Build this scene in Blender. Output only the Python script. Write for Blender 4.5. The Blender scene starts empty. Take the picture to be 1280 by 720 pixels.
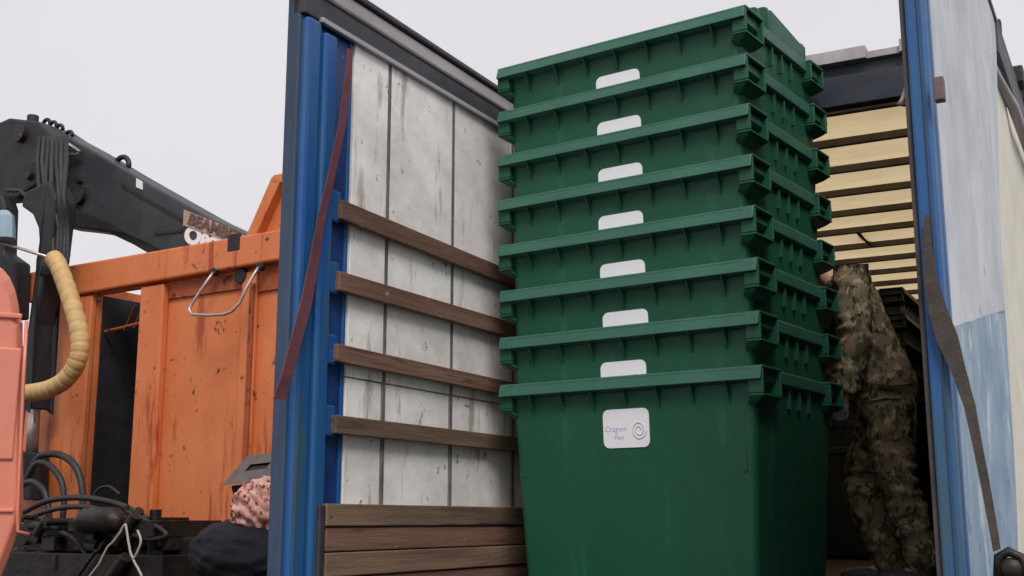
import bpy, bmesh, math, random
from mathutils import Vector, Matrix, noise
random.seed(4)
rad = math.radians
S = bpy.context.scene
COL = S.collection

# ---------------------------------------------------------------- camera, sky, sun, exposure
PITCH = math.atan(290 / 1484)
cam = bpy.data.cameras.new('camera'); co = bpy.data.objects.new('camera', cam); COL.objects.link(co)
cam.sensor_width = 36; cam.lens = 36 * 1484 / 1280; cam.clip_end = 3000; cam.clip_start = 0.05
co.location = (0, 0, 1.6); co.rotation_euler = (math.pi / 2 + PITCH, 0, 0)
S.camera = co

SUN_AZ, SUN_EL = 171, 48
w = bpy.data.worlds.new('World'); S.world = w; w.use_nodes = True
nt = w.node_tree; nt.nodes.clear()
out = nt.nodes.new('ShaderNodeOutputWorld'); bg = nt.nodes.new('ShaderNodeBackground')
sky = nt.nodes.new('ShaderNodeTexSky'); sky.sky_type = 'NISHITA'; sky.sun_disc = False
sky.sun_elevation = rad(SUN_EL); sky.sun_rotation = rad(SUN_AZ)
sky.air_density = 1; sky.dust_density = 5
hs = nt.nodes.new('ShaderNodeHueSaturation'); hs.inputs['Saturation'].default_value = 0.12
mixc = nt.nodes.new('ShaderNodeMix'); mixc.data_type = 'RGBA'
mixc.inputs[0].default_value = 0.9
tcw = nt.nodes.new('ShaderNodeTexCoord'); cn = nt.nodes.new('ShaderNodeTexNoise'); cn.inputs['Scale'].default_value = 2.2; cn.inputs['Detail'].default_value = 5
cr_ = nt.nodes.new('ShaderNodeValToRGB'); cr_.color_ramp.elements[0].position = .35; cr_.color_ramp.elements[1].position = .68
cr_.color_ramp.elements[0].color = (.49, .48, .502, 1); cr_.color_ramp.elements[1].color = (.545, .533, .555, 1)
mg = nt.nodes.new('ShaderNodeVectorMath'); mg.operation = 'SCALE'; mg.inputs[3].default_value = 10
nt.links.new(tcw.outputs['Generated'], cn.inputs[0]); nt.links.new(cn.outputs[0], cr_.inputs[0]); nt.links.new(cr_.outputs[0], mg.inputs[0])
nt.links.new(mg.outputs[0], mixc.inputs[7])                     # cloud deck, faintly uneven
nt.links.new(sky.outputs[0], hs.inputs['Color']); nt.links.new(hs.outputs[0], mixc.inputs[6])
nt.links.new(mixc.outputs[2], bg.inputs[0]); bg.inputs[1].default_value = 0.1
nt.links.new(bg.outputs[0], out.inputs[0])
sl = bpy.data.lights.new('sun', 'SUN'); sl.energy = 1.5; sl.angle = rad(22); sl.color = (1, .97, .93)
so = bpy.data.objects.new('sun', sl); COL.objects.link(so)
d = Vector((math.sin(rad(SUN_AZ)) * math.cos(rad(SUN_EL)), math.cos(rad(SUN_AZ)) * math.cos(rad(SUN_EL)), math.sin(rad(SUN_EL))))
so.rotation_euler = d.to_track_quat('Z', 'Y').to_euler()
S.view_settings.view_transform = 'Standard'; S.view_settings.look = 'None'
S.view_settings.exposure = 0.62; S.view_settings.gamma = 1

# ---------------------------------------------------------------- materials
MATS = {}
def mat(name, c, rough=.6, metal=0., c2=None, sc=3., mapping=(1, 1, 1), bump=0., bsc=30., spots=None, spot_sc=8., spot_t=.62,
        spec=.5, streak=None, detail=6., trans=0., rnd=0.):
    if name in MATS: return MATS[name]
    m = bpy.data.materials.new(name); m.use_nodes = True; n = m.node_tree; L = n.links
    b = n.nodes['Principled BSDF']
    b.inputs['Roughness'].default_value = rough; b.inputs['Metallic'].default_value = metal
    b.inputs['Specular IOR Level'].default_value = spec
    tc = n.nodes.new('ShaderNodeTexCoord'); col = None
    def ntex(scale, mp=(1, 1, 1), det=detail, seed=0):
        k = n.nodes.new('ShaderNodeMapping'); k.inputs['Scale'].default_value = mp
        k.inputs['Location'].default_value = (seed, seed * 1.7, seed * .6)
        t = n.nodes.new('ShaderNodeTexNoise'); t.inputs['Scale'].default_value = scale; t.inputs['Detail'].default_value = det
        t.inputs['Roughness'].default_value = .65
        L.new(tc.outputs['Object'], k.inputs[0]); L.new(k.outputs[0], t.inputs[0]); return t
    def ramp(src, a, bb):
        r = n.nodes.new('ShaderNodeMapRange'); r.inputs[1].default_value = a; r.inputs[2].default_value = bb
        L.new(src, r.inputs[0]); return r.outputs[0]
    def mix(f, a, bb):
        x = n.nodes.new('ShaderNodeMix'); x.data_type = 'RGBA'; L.new(f, x.inputs[0])
        if isinstance(a, tuple): x.inputs[6].default_value = (*a, 1)
        else: L.new(a, x.inputs[6])
        x.inputs[7].default_value = (*bb, 1); return x.outputs[2]
    col = c
    if c2: col = mix(ramp(ntex(sc, mapping).outputs[0], .36, .64), col, c2)
    if streak: col = mix(ramp(ntex(streak[1], streak[2], 5, 3).outputs[0], streak[3], streak[3] + .1), col, streak[0])
    if spots: col = mix(ramp(ntex(spot_sc, (1, 1, 1), 4, 7).outputs[0], spot_t, spot_t + .06), col, spots)
    if rnd and not isinstance(col, tuple):
        oi = n.nodes.new('ShaderNodeObjectInfo'); mr = n.nodes.new('ShaderNodeMapRange'); mr.inputs[3].default_value = 1 - rnd; mr.inputs[4].default_value = 1 + rnd
        hv = n.nodes.new('ShaderNodeHueSaturation'); L.new(oi.outputs['Random'], mr.inputs[0]); L.new(mr.outputs[0], hv.inputs['Value']); L.new(col, hv.inputs['Color']); col = hv.outputs[0]
    if isinstance(col, tuple): b.inputs['Base Color'].default_value = (*col, 1)
    else: L.new(col, b.inputs['Base Color'])
    if bump:
        bn = n.nodes.new('ShaderNodeBump'); bn.inputs['Strength'].default_value = bump; bn.inputs['Distance'].default_value = .01
        L.new(ntex(bsc, mapping).outputs[0], bn.inputs['Height']); L.new(bn.outputs[0], b.inputs['Normal'])
    r = n.nodes.new('ShaderNodeMapRange'); r.inputs[3].default_value = max(.05, rough - .12); r.inputs[4].default_value = min(1, rough + .15)
    L.new(ntex(7, (1, 1, 1), 5, 11).outputs[0], r.inputs[0]); L.new(r.outputs[0], b.inputs['Roughness'])
    if trans:
        tl = n.nodes.new('ShaderNodeBsdfTranslucent'); ms = n.nodes.new('ShaderNodeMixShader'); ms.inputs[0].default_value = trans
        if isinstance(col, tuple): tl.inputs[0].default_value = (*col, 1)
        else: L.new(col, tl.inputs[0])
        o = n.nodes['Material Output']; L.new(b.outputs[0], ms.inputs[1]); L.new(tl.outputs[0], ms.inputs[2]); L.new(ms.outputs[0], o.inputs[0])
    MATS[name] = m; return m

def camo(name, cols, sc):
    m = bpy.data.materials.new(name); m.use_nodes = True; n = m.node_tree; L = n.links; b = n.nodes['Principled BSDF']
    b.inputs['Roughness'].default_value = .9; b.inputs['Specular IOR Level'].default_value = .2
    tc = n.nodes.new('ShaderNodeTexCoord'); cur = None
    for i, (c, thr) in enumerate(cols):
        if cur is None: cur = c; continue
        mp = n.nodes.new('ShaderNodeMapping'); mp.inputs['Location'].default_value = (i * 5.3, i * 2.1, i * 7.7)
        mp.inputs['Scale'].default_value = (1.2, 1.2, .8)
        t = n.nodes.new('ShaderNodeTexNoise'); t.inputs['Scale'].default_value = sc * (1 + .35 * i); t.inputs['Detail'].default_value = 5; t.inputs['Roughness'].default_value = .6
        L.new(tc.outputs['Object'], mp.inputs[0]); L.new(mp.outputs[0], t.inputs[0])
        r = n.nodes.new('ShaderNodeMapRange'); r.inputs[1].default_value = thr; r.inputs[2].default_value = thr + .02; L.new(t.outputs[0], r.inputs[0])
        x = n.nodes.new('ShaderNodeMix'); x.data_type = 'RGBA'; L.new(r.outputs[0], x.inputs[0])
        if isinstance(cur, tuple): x.inputs[6].default_value = (*cur, 1)
        else: L.new(cur, x.inputs[6])
        x.inputs[7].default_value = (*c, 1); cur = x.outputs[2]
    L.new(cur, b.inputs['Base Color'])
    return m

M_GREEN = mat('green_plastic', (.010, .080, .041), .48, c2=(.013, .092, .049), sc=2.2, bump=.12, bsc=90, spec=.36,
              streak=((.018, .110, .062), 3.0, (2.5, 2.5, .35), .60), spots=(.045, .14, .095), spot_sc=34, spot_t=.69, rnd=.06)
M_RIM = mat('scuffed_skylit_green_plastic', (.028, .108, .072), .48, c2=(.038, .125, .088), sc=5, bump=.2, bsc=60, spec=.4, spots=(.10, .19, .15), spot_sc=26, spot_t=.70)  # base lightened for sky light on the sloping rim; pale spots are scuffs
M_STICK = mat('white_sticker', (.90, .89, .93), .45, c2=(.86, .85, .89), sc=6)
M_INK = mat('faded_ink', (.42, .36, .58), .6); M_LOGO = mat('pale_grey_ink', (.58, .62, .62), .6)
M_BLUE = mat('blue_paint', (.005, .068, .27), .5, c2=(.016, .10, .25), sc=4, mapping=(1, 1, .3), bump=.25, bsc=18,
             streak=((.04, .09, .13), 2.5, (3, 3, .3), .54), spots=(.22, .28, .34), spot_sc=22, spot_t=.69)
M_NAVY = mat('navy_paint', (.006, .022, .12), .45, c2=(.012, .05, .2), sc=5, bump=.15, spots=(.25, .28, .33), spot_sc=25, spot_t=.69)
M_DBLUE = mat('dark_blue_tarp', (.022, .040, .075), .5, c2=(.035, .07, .13), sc=6, mapping=(1, 1, .2), bump=.3, bsc=14)
M_WALL = mat('white_board', (.86, .84, .82), .65, c2=(.63, .58, .565), sc=2.6, mapping=(1, 1, 1.3), bump=.2, bsc=12,
             streak=((.42, .38, .33), 5, (2, 2, .35), .575), spots=(.20, .17, .14), spot_sc=15, spot_t=.655, rnd=.05)
M_SEAM = mat('seam_strip', (.10, .095, .10), .6, c2=(.17, .16, .16), sc=9)
M_WOOD = mat('brown_timber', (.125, .058, .038), .75, c2=(.21, .12, .085), sc=7, mapping=(1, .12, 1.6), bump=.5, bsc=26,
             streak=((.05, .03, .025), 14, (1, .12, 2), .60), spots=(.30, .24, .20), spot_sc=14, spot_t=.66, rnd=.2)
M_WOODL = mat('worn_timber', (.21, .135, .085), .75, c2=(.11, .07, .05), sc=7, mapping=(1, .12, 1.6), bump=.5, bsc=26,
              streak=((.05, .03, .025), 14, (1, .12, 2), .60), spots=(.04, .03, .03), spot_sc=20, spot_t=.66, rnd=.2)
M_ALU = mat('dull_aluminium', (.46, .42, .43), .5, .25, c2=(.30, .27, .28), sc=5, mapping=(1, .2, 1), bump=.15)
M_DARK = mat('dark_steel', (.022, .023, .034), .5, .1, c2=(.045, .042, .05), sc=6, bump=.2)
M_BLACK = mat('black_rubber', (.012, .012, .014), .55, c2=(.03, .028, .028), sc=9, bump=.3)
M_CREAM = mat('cream_tarp', (.74, .59, .36), .7, c2=(.64, .50, .29), sc=2.2, mapping=(1, 2.2, 1), bump=.3, bsc=5, trans=.6, streak=((.50, .38, .21), 2.5, (1, 1, 1), .62))
M_RIB = mat('roof_bow_steel', (.05, .037, .028), .6, c2=(.09, .07, .05), sc=7)
M_TARPW = mat('weathered_white_tarp', (.42, .45, .50), .55, c2=(.60, .62, .66), sc=2.6, mapping=(1, 1.2, .8), bump=.5, bsc=4,
              streak=((.36, .42, .50), 6, (2, 2, .55), .60), spots=(.26, .33, .42), spot_sc=11, spot_t=.65)
M_TARPB = mat('weathered_blue_tarp', (.13, .24, .36), .5, c2=(.28, .37, .46), sc=4, mapping=(1, 1, .9), bump=.5, bsc=4,
              streak=((.46, .51, .56), 4, (1.5, 1.5, .8), .56), spots=(.07, .14, .25), spot_sc=9, spot_t=.62)
M_TARPC = mat('cream_side_tarp', (.72, .69, .60), .6, c2=(.60, .57, .47), sc=3, bump=.3, bsc=5)
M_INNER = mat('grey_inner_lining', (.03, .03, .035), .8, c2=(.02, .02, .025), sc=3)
M_WEB = mat('webbing_strap', (.062, .046, .036), .8, c2=(.035, .028, .025), sc=20, bump=.4, bsc=120)
M_REDW = mat('red_webbing', (.15, .045, .055), .8, c2=(.10, .03, .05), sc=14, bump=.4, bsc=120)
M_ORANGE = mat('orange_paint', (.65, .20, .072), .5, c2=(.57, .155, .046), sc=2.6, mapping=(1, 1, .6), bump=.25, bsc=14,
               streak=((.36, .06, .012), 4.5, (2, 2, .25), .57), spots=(.10, .026, .014), spot_sc=13, spot_t=.635)
M_ORANGD = mat('rusty_shaded_orange_paint', (.40, .085, .02), .6, c2=(.24, .05, .016), sc=5, mapping=(1, 1, .5), bump=.3, spots=(.05, .015, .01), spot_sc=12, spot_t=.58)
M_PINK = mat('salmon_paint', (.72, .25, .17), .3, c2=(.66, .21, .14), sc=2, bump=.05)
M_CRANE = mat('crane_grey', (.026, .032, .038), .5, .1, c2=(.050, .052, .056), sc=3, bump=.2, spots=(.12, .08, .07), spot_sc=12, spot_t=.68)
M_CRANED = mat('crane_black', (.008, .008, .012), .6, c2=(.018, .017, .021), sc=5, bump=.3)
M_HOSE = mat('cream_hose', (.56, .38, .16), .6, c2=(.44, .28, .11), sc=10, bump=.2)
M_HOSED = mat('hose_groove', (.16, .09, .04), .7)
M_STEEL = mat('bright_steel', (.52, .46, .44), .35, .6, c2=(.36, .30, .28), sc=9)
M_GREASE = mat('greasy_metal', (.03, .024, .02), .45, .3, c2=(.010, .009, .010), sc=7, bump=.6, bsc=22, spots=(.20, .15, .10), spot_sc=14, spot_t=.66)
M_PLATE = mat('tan_plate', (.42, .31, .24), .55, c2=(.34, .23, .17), sc=20)
M_LETT = mat('dark_lettering', (.12, .075, .06), .6); M_LETW = mat('white_lettering', (.78, .77, .8), .5)
M_GBOX = mat('grey_plastic', (.13, .11, .105), .6, c2=(.09, .075, .075), sc=9, bump=.2)
M_SACK = mat('dark_blue_cloth', (.005, .006, .012), .95, c2=(.009, .011, .02), sc=8, bump=.6, bsc=30)
M_ROPE = mat('pale_string', (.42, .40, .38), .8)
M_CAMO = camo('camouflage_cloth', [((.18, .138, .083), 0), ((.075, .067, .038), .53), ((.32, .265, .18), .56), ((.042, .032, .022), .59)], 12)
M_BUND = camo('pink_mottled_cloth', [((.62, .33, .27), 0), ((.72, .45, .38), .54), ((.14, .06, .05), .545), ((.30, .13, .11), .60)], 8)
M_SKIN = mat('skin', (.50, .28, .19), .5); M_HAIR = mat('dark_hair', (.03, .02, .015), .8)
M_GLOVE = mat('grey_glove', (.11, .12, .16), .8, c2=(.16, .17, .21), sc=18, bump=.4)
M_BOOT = mat('black_boot', (.015, .014, .013), .5)
M_GROUND = mat('wet_asphalt', (.045, .042, .040), .75, c2=(.075, .068, .06), sc=.7, bump=.6, bsc=30)

# ---------------------------------------------------------------- mesh builder
class MB:
    def __init__(s): s.v = []; s.f = []
    def add(s, vs, fs):
        n = len(s.v); s.v += [tuple(p) for p in vs]; s.f += [tuple(i + n for i in q) for q in fs]; return s
    def box(s, x0, x1, y0, y1, z0, z1):
        v = [(x, y, z) for z in (z0, z1) for y in (y0, y1) for x in (x0, x1)]
        return s.add(v, [(0, 2, 3, 1), (4, 5, 7, 6), (0, 1, 5, 4), (2, 6, 7, 3), (0, 4, 6, 2), (1, 3, 7, 5)])
    def hexa(s, a, b):      # two quads
        return s.add(list(a) + list(b), [(3, 2, 1, 0), (4, 5, 6, 7), (0, 1, 5, 4), (1, 2, 6, 5), (2, 3, 7, 6), (3, 0, 4, 7)])
    def prism(s, poly, ax, a, b):   # polygon in the two other axes, extruded along ax
        def mk(p, t):
            q = list(p); q.insert(ax, t); return q
        n = len(poly)
        return s.add([mk(p, a) for p in poly] + [mk(p, b) for p in poly],
                     [tuple(range(n))[::-1], tuple(range(n, 2 * n))] + [(i, (i + 1) % n, n + (i + 1) % n, n + i) for i in range(n)])
    def loft(s, rings, cap0=True, cap1=True, closed=False):
        n = len(rings[0]); v = [p for r in rings for p in r]; f = []
        m = len(rings)
        for k in range(m if closed else m - 1):
            a, b = k * n, ((k + 1) % m) * n
            f += [(a + i, a + (i + 1) % n, b + (i + 1) % n, b + i) for i in range(n)]
        if not closed:
            if cap0: f.append(tuple(range(n))[::-1])
            if cap1: f.append(tuple(range((m - 1) * n, m * n)))
        return s.add(v, f)
    def tube(s, pts, r, n=12, radii=None, sx=1., up=None):
        P = [Vector(p) for p in pts]; rings = []; prev = None
        for i, p in enumerate(P):
            t = (P[min(i + 1, len(P) - 1)] - P[max(i - 1, 0)]).normalized()
            if prev is None:
                a = Vector(up) if up else (Vector((0, 0, 1)) if abs(t.z) < .9 else Vector((1, 0, 0)))
            else: a = prev
            u = (a - t * a.dot(t)).normalized(); prev = u; q = t.cross(u)
            rr = radii[i] if radii else r
            rings.append([p + u * (math.cos(2 * math.pi * k / n) * rr) + q * (math.sin(2 * math.pi * k / n) * rr * sx) for k in range(n)])
        return s.loft(rings)
    def ball(s, c, r, sc=(1, 1, 1), n=12, m=8):
        rings = []
        for j in range(1, m):
            a = math.pi * j / m
            rings.append([(c[0] + math.cos(2 * math.pi * k / n) * math.sin(a) * r * sc[0], c[1] + math.sin(2 * math.pi * k / n) * math.sin(a) * r * sc[1], c[2] - math.cos(a) * r * sc[2]) for k in range(n)])
        return s.loft(rings)
    def build(s, name, m, parent=None, bevel=0., smooth=False, seg=2, sub=0, solid=0.):
        me = bpy.data.meshes.new(name); me.from_pydata(s.v, [], s.f); me.update()
        bm = bmesh.new(); bm.from_mesh(me); bmesh.ops.recalc_face_normals(bm, faces=bm.faces); bm.to_mesh(me); bm.free()
        me.materials.append(m)
        o = bpy.data.objects.new(name, me); COL.objects.link(o); o.parent = parent
        if solid:
            q = o.modifiers.new('solid', 'SOLIDIFY'); q.thickness = solid; q = o.modifiers.new('split', 'EDGE_SPLIT'); q.split_angle = rad(40)
        if bevel:
            q = o.modifiers.new('bevel', 'BEVEL'); q.width = bevel; q.segments = seg; q.limit_method = 'ANGLE'; q.angle_limit = rad(35)
            q.harden_normals = False
        if sub:
            q = o.modifiers.new('sub', 'SUBSURF'); q.levels = sub; q.render_levels = sub
        if smooth:
            for p in me.polygons: p.use_smooth = True
        return o

def tag(o, label=None, cat=None, group=None, kind=None):
    if label: o['label'] = label
    if cat: o['category'] = cat
    if group: o['group'] = group
    if kind: o['kind'] = kind
    return o
def empty(name, loc=(0, 0, 0), rz=0., **k):
    o = bpy.data.objects.new(name, None); COL.objects.link(o); o.location = loc; o.rotation_euler = (0, 0, rz)
    o.empty_display_size = .1; tag(o, **k); return o
KIDS = {}
def children(o): return [c for c in bpy.data.objects if c.parent == o]
def copy_tree(o, parent=None, keep=None):
    c = o.copy(); COL.objects.link(c); c.parent = parent
    for ch in children(o):
        if keep is None or keep(ch): copy_tree(ch, c)
    return c

# real-world frames: origin, heading (clockwise from +Y); site survey converts sight lines to points on a plane of the frame
class Frame:
    def __init__(s, o, az):
        s.o = o; s.az = az; a = rad(az); s.r = (math.cos(a), -math.sin(a)); s.f = (math.sin(a), math.cos(a))
        s.c = (-(o[0] * s.r[0] + o[1] * s.r[1]), -(o[0] * s.f[0] + o[1] * s.f[1]), 1.6)
    def p(s, px, py, ax, v):
        dx = px - 640; u = 360 - py
        y = 1484 * math.cos(PITCH) - u * math.sin(PITCH); z = 1484 * math.sin(PITCH) + u * math.cos(PITCH)
        d = (dx * s.r[0] + y * s.r[1], dx * s.f[0] + y * s.f[1], z); t = (v - s.c[ax]) / d[ax]
        return [s.c[i] + d[i] * t for i in range(3)]
    def w(s, p): return Vector((s.o[0] + p[0] * s.r[0] + p[1] * s.f[0], s.o[1] + p[0] * s.r[1] + p[1] * s.f[1], p[2]))
T = Frame((2.294, 5.327), 28.1)      # trailer: x across to the right, y into the trailer
B = Frame((1.065, 5.07), 35.1)       # bin stack: near right rim corner
V = Frame((-1.554, 7.848), 33)       # orange lorry: x along it, y away

# ---------------------------------------------------------------- ground
g = MB(); N = 40
def gz(x, y): return .05 * noise.noise((x * .3, y * .3, 0)) if abs(x) < 30 and abs(y) < 30 else 0
xs = [-900, -300, -100, -40] + [-30 + 2 * i for i in range(31)] + [40, 100, 300, 900]
vs = [(x, y, gz(x, y)) for y in xs for x in xs]; n = len(xs)
g.add(vs, [(j * n + i, j * n + i + 1, (j + 1) * n + i + 1, (j + 1) * n + i) for j in range(n - 1) for i in range(n - 1)])
tag(g.build('ground', M_GROUND, smooth=True), kind='structure')

def wheel(parent, c, r=.48, wdt=.3, side=1):
    # axle along local x; tyre with hub as sub-part
    prof = [(r * .55, 0), (r * .95, 0), (r, .04), (r, wdt - .04), (r * .95, wdt), (r * .55, wdt)]
    n = 32; v = []; f = []
    for k in range(n):
        a = 2 * math.pi * k / n
        for (q, h) in prof: v.append((c[0] + (h - wdt / 2), c[1] + math.cos(a) * q, c[2] + math.sin(a) * q))
    m = len(prof)
    for k in range(n):
        for i in range(m): f.append((k * m + i, k * m + (i + 1) % m, ((k + 1) % n) * m + (i + 1) % m, ((k + 1) % n) * m + i))
    t = MB().add(v, f).build('wheel', M_BLACK, parent)
    h = MB().tube([(c[0] - wdt * .3, c[1], c[2]), (c[0] + wdt * .3, c[1], c[2])], r * .56, 24); h.tube([(c[0] - wdt * .4, c[1], c[2]), (c[0] + wdt * .45, c[1], c[2])], r * .2, 16)
    h.build('hub', M_DARK, t, bevel=.01)
    return t

# ---------------------------------------------------------------- trailer
tr = empty('curtain_trailer', (T.o[0], T.o[1], 0), -rad(T.az),
           label='tall blue and white goods trailer with open rear, cream roof and timber slats', cat='trailer')
FL = 1.25
def part(mb, name, m, bevel=.004, par=None, **k): return mb.build(name, m, par or tr, bevel=bevel, **k)
b = MB()
for i in range(13): b.box(-2.5 + i * .192 + .002, -2.5 + (i + 1) * .192 - .003, -2.35, 8.4, FL - .05, FL)
part(b, 'floor', mat('dirty_floor', (.035, .028, .022), .8, c2=(.06, .05, .04), sc=6, bump=.3))
b = MB().box(-2.55, -2.3, -2.4, 8.4, FL - .22, FL - .055).box(-.25, 0, -2.4, 8.4, FL - .22, FL - .055)
for i in range(12): b.box(-2.3, -.25, -2.3 + i * .9, -2.2 + i * .9, FL - .2, FL - .06)
b.box(-1.9, -1.75, -2.2, 8.2, .8, FL - .2).box(-.8, -.65, -2.2, 8.2, .8, FL - .2)
part(b, 'chassis', M_DARK)
for y in (.2, 1.5, 2.8):
    for x in (-2.3, -.25): wheel(tr, (x, y, .5))
# left side wall: boards in two tiers, seams, lining behind
ZT = 3.70
ys = [-1.69, -1.40, -.82, -.18, .46, 1.1, 1.74, 2.38, 3.0, 3.64, 4.28, 4.9, 5.5, 6.1, 6.7, 7.3, 8.3]
for i in range(len(ys) - 1):
    b = MB().box(-2.53, -2.50, ys[i] + .012, ys[i + 1] - .012, 2.20, ZT)
    b.box(-2.54, -2.505, ys[i] + .012, ys[i + 1] - .012, 1.66, 2.195)
    part(b, 'wall_board', M_WALL, bevel=.003)
    part(MB().box(-2.535, -2.498, ys[i + 1] - .012, ys[i + 1] + .012, 1.66, ZT), 'seam_strip', M_SEAM, bevel=.002)
part(MB().box(-2.553, -2.545, -1.75, 8.4, FL, 3.72), 'outer_curtain', M_DBLUE)
# top rail on the left: dark cap, pale channel, dark lower band
part(MB().box(-2.60, -2.47, -2.12, 8.4, 3.895, 3.925), 'rail_cap', M_DARK, bevel=.008)
part(MB().box(-2.57, -2.485, -2.10, 8.4, 3.815, 3.893), 'top_rail', M_ALU, bevel=.012)
part(MB().box(-2.56, -2.495, -2.05, 8.4, 3.705, 3.812), 'lower_rail', M_DARK, bevel=.006)
part(MB().box(-2.50, -2.478, -1.95, 8.4, 3.695, 3.72), 'edge_trim', M_ALU, bevel=.004)
# rear left post
part(MB().box(-2.56, -2.485, -2.035, -1.935, 1.30, 3.70), 'corner_post', M_BLUE, bevel=.02)
part(MB().box(-2.56, -2.47, -1.930, -1.845, 1.28, 3.66), 'corner_post', M_BLUE, bevel=.014)
part(MB().box(-2.59, -2.52, -2.05, -1.84, 1.05, 3.84), 'post_core', M_DBLUE, bevel=.01)
p0, p1 = T.p(372, 80, 0, -2.56), T.p(353, 700, 0, -2.56)
ym = (p0[1] + p1[1]) / 2
part(MB().tube([(-2.56, ym, z) for z in (1.0, 2.0, 2.8, 3.74)], .026, 16), 'curtain_pole', M_DBLUE, bevel=0, smooth=True)
part(MB().tube([(-2.56, ym, 3.66), (-2.56, ym, 3.93)], .036, 16).box(-2.60, -2.45, ym, -1.9, 3.86, 3.9), 'pole_bearing', M_DARK, bevel=.004)
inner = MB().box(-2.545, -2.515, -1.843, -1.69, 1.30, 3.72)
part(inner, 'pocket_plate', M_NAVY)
flg = MB().box(-2.525, -2.505, -1.71, -1.69, 1.66, 3.72)
part(flg, 'post_flange', M_BLUE, bevel=.004)
# timber slats, each in a blue sleeve
slats = [((425, 248), (420, 275), (638, 340), (638, 356), M_WOOD), ((420, 337), (414, 364), (640, 402), (640, 418), M_WOOD),
         ((412, 427), (411, 454), (640, 478), (640, 492), M_WOOD), ((408, 517), (408, 543), (655, 547), (655, 563), M_WOODL)]
for a, a2, c, c2, m in slats:
    pa, pa2, pc, pc2 = T.p(*a, 0, -2.46), T.p(*a2, 0, -2.46), T.p(*c, 0, -2.46), T.p(*c2, 0, -2.46)
    y0, y1 = -1.80, 2.4; k = (pc[2] - pa[2]) / (pc[1] - pa[1]); h = (pa[2] - pa2[2] + pc[2] - pc2[2]) / 2
    z0 = pa[2] + k * (y0 - pa[1]); z1 = pc[2] + k * (min(y1, 1.2) - pc[1])
    part(MB().hexa([(-2.49, y0, z0 - h), (-2.46, y0, z0 - h), (-2.46, y0, z0), (-2.49, y0, z0)],
                   [(-2.49, y1, z1 - h), (-2.46, y1, z1 - h), (-2.46, y1, z1), (-2.49, y1, z1)]), 'timber_slat', m, bevel=.004)
    part(MB().box(-2.512, -2.483, -1.843, -1.775, z0 - h - .012, z0 + .04), 'slat_sleeve', M_BLUE, bevel=.008)
for i, (z1, z0, xo) in enumerate([(1.665, 1.575, 0), (1.570, 1.475, -.008), (1.470, 1.375, .003), (1.370, 1.262, -.006)]):
    part(MB().box(-2.50, -2.455 + xo, -1.85 + .012 * (i % 2), 6.0, z0, z1), 'side_board', M_WOODL if i in (0, 2) else M_WOOD, bevel=.005)
part(MB().box(-2.50, -2.45, -1.90, -1.862, 1.0, 1.66), 'board_bracket', M_DARK, bevel=.008)
# red strap hanging down the post
rp = [T.p(x, y, 0, -2.44) for x, y in [(437, 62), (432, 100), (424, 160), (412, 225), (404, 270), (396, 320), (384, 375), (368, 425), (355, 470), (347, 500)]]
sm = MB(); rings = []
for i, p in enumerate(rp):
    wv = .018 + .003 * math.sin(i * 1.3) + .0022 * i
    rings.append([(p[0] + .012 * math.sin(i), p[1] - wv, p[2]), (p[0] + .012 * math.sin(i), p[1] + wv, p[2] + .004), (p[0] + .005 + .012 * math.sin(i), p[1] + wv, p[2] + .004), (p[0] + .005 + .012 * math.sin(i), p[1] - wv, p[2])])
part(sm.loft(rings), 'red_strap', M_REDW, bevel=0)
# roof: header beam, bows, translucent sheet
part(MB().box(-2.47, -.02, .27, .35, 3.735, 3.90).box(-2.47, -.02, .29, .39, 3.90, 3.965), 'roof_beam', mat('dark_beam_paint', (.010, .015, .032), .6, c2=(.025, .028, .04), sc=8), bevel=.006)
part(MB().box(-2.47, -.64, .24, .31, 3.967, 4.035).box(-.47, -.02, .24, .31, 3.967, 4.035).box(-.64, -.47, .26, .31, 3.967, 4.005), 'beam_capping', M_ALU, bevel=.002)
for xx in (-2.50, -.045): part(MB().box(xx, xx + .04, .26, 8.4, 3.88, 4.0), 'roof_side_rail', M_DARK, bevel=.004)
bows = [.69 + .579 * i for i in range(14)]
for y in bows:
    part(MB().box(-2.47, -.03, y - .018, y + .018, 3.832, 3.88), 'roof_bow', M_RIB, bevel=.004)
random.seed(8)
for y, x in [(bows[6], -1.05), (bows[7], -.98), (bows[8], -.92), (bows[9], -.83), (bows[5], -1.42), (bows[10], -.80)]:
    part(MB().box(x - .012, x + .012, y + .016, y + .55, 3.842, 3.876), 'roof_clip', M_RIB, bevel=.003)
rs = MB(); nx, ny = 14, 110; v = []
for j in range(ny + 1):
    y = .36 + j * (8.3 - .36) / ny
    for i in range(nx + 1):
        x = -2.49 + i * 2.47 / nx; ph = ((y - .69) / .579) % 1
        v.append((x, y, 3.89 - .045 * math.sin(math.pi * ph) + .012 * noise.noise((x * 3, y * 4, 1))))
rs.add(v, [(j * (nx + 1) + i, j * (nx + 1) + i + 1, (j + 1) * (nx + 1) + i + 1, (j + 1) * (nx + 1) + i) for j in range(ny) for i in range(nx)])
part(rs, 'roof_sheet', M_CREAM, bevel=0, smooth=True)
part(MB().box(-2.5, 0, 8.35, 8.40, FL, 3.9), 'front_wall', M_INNER)
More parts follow.
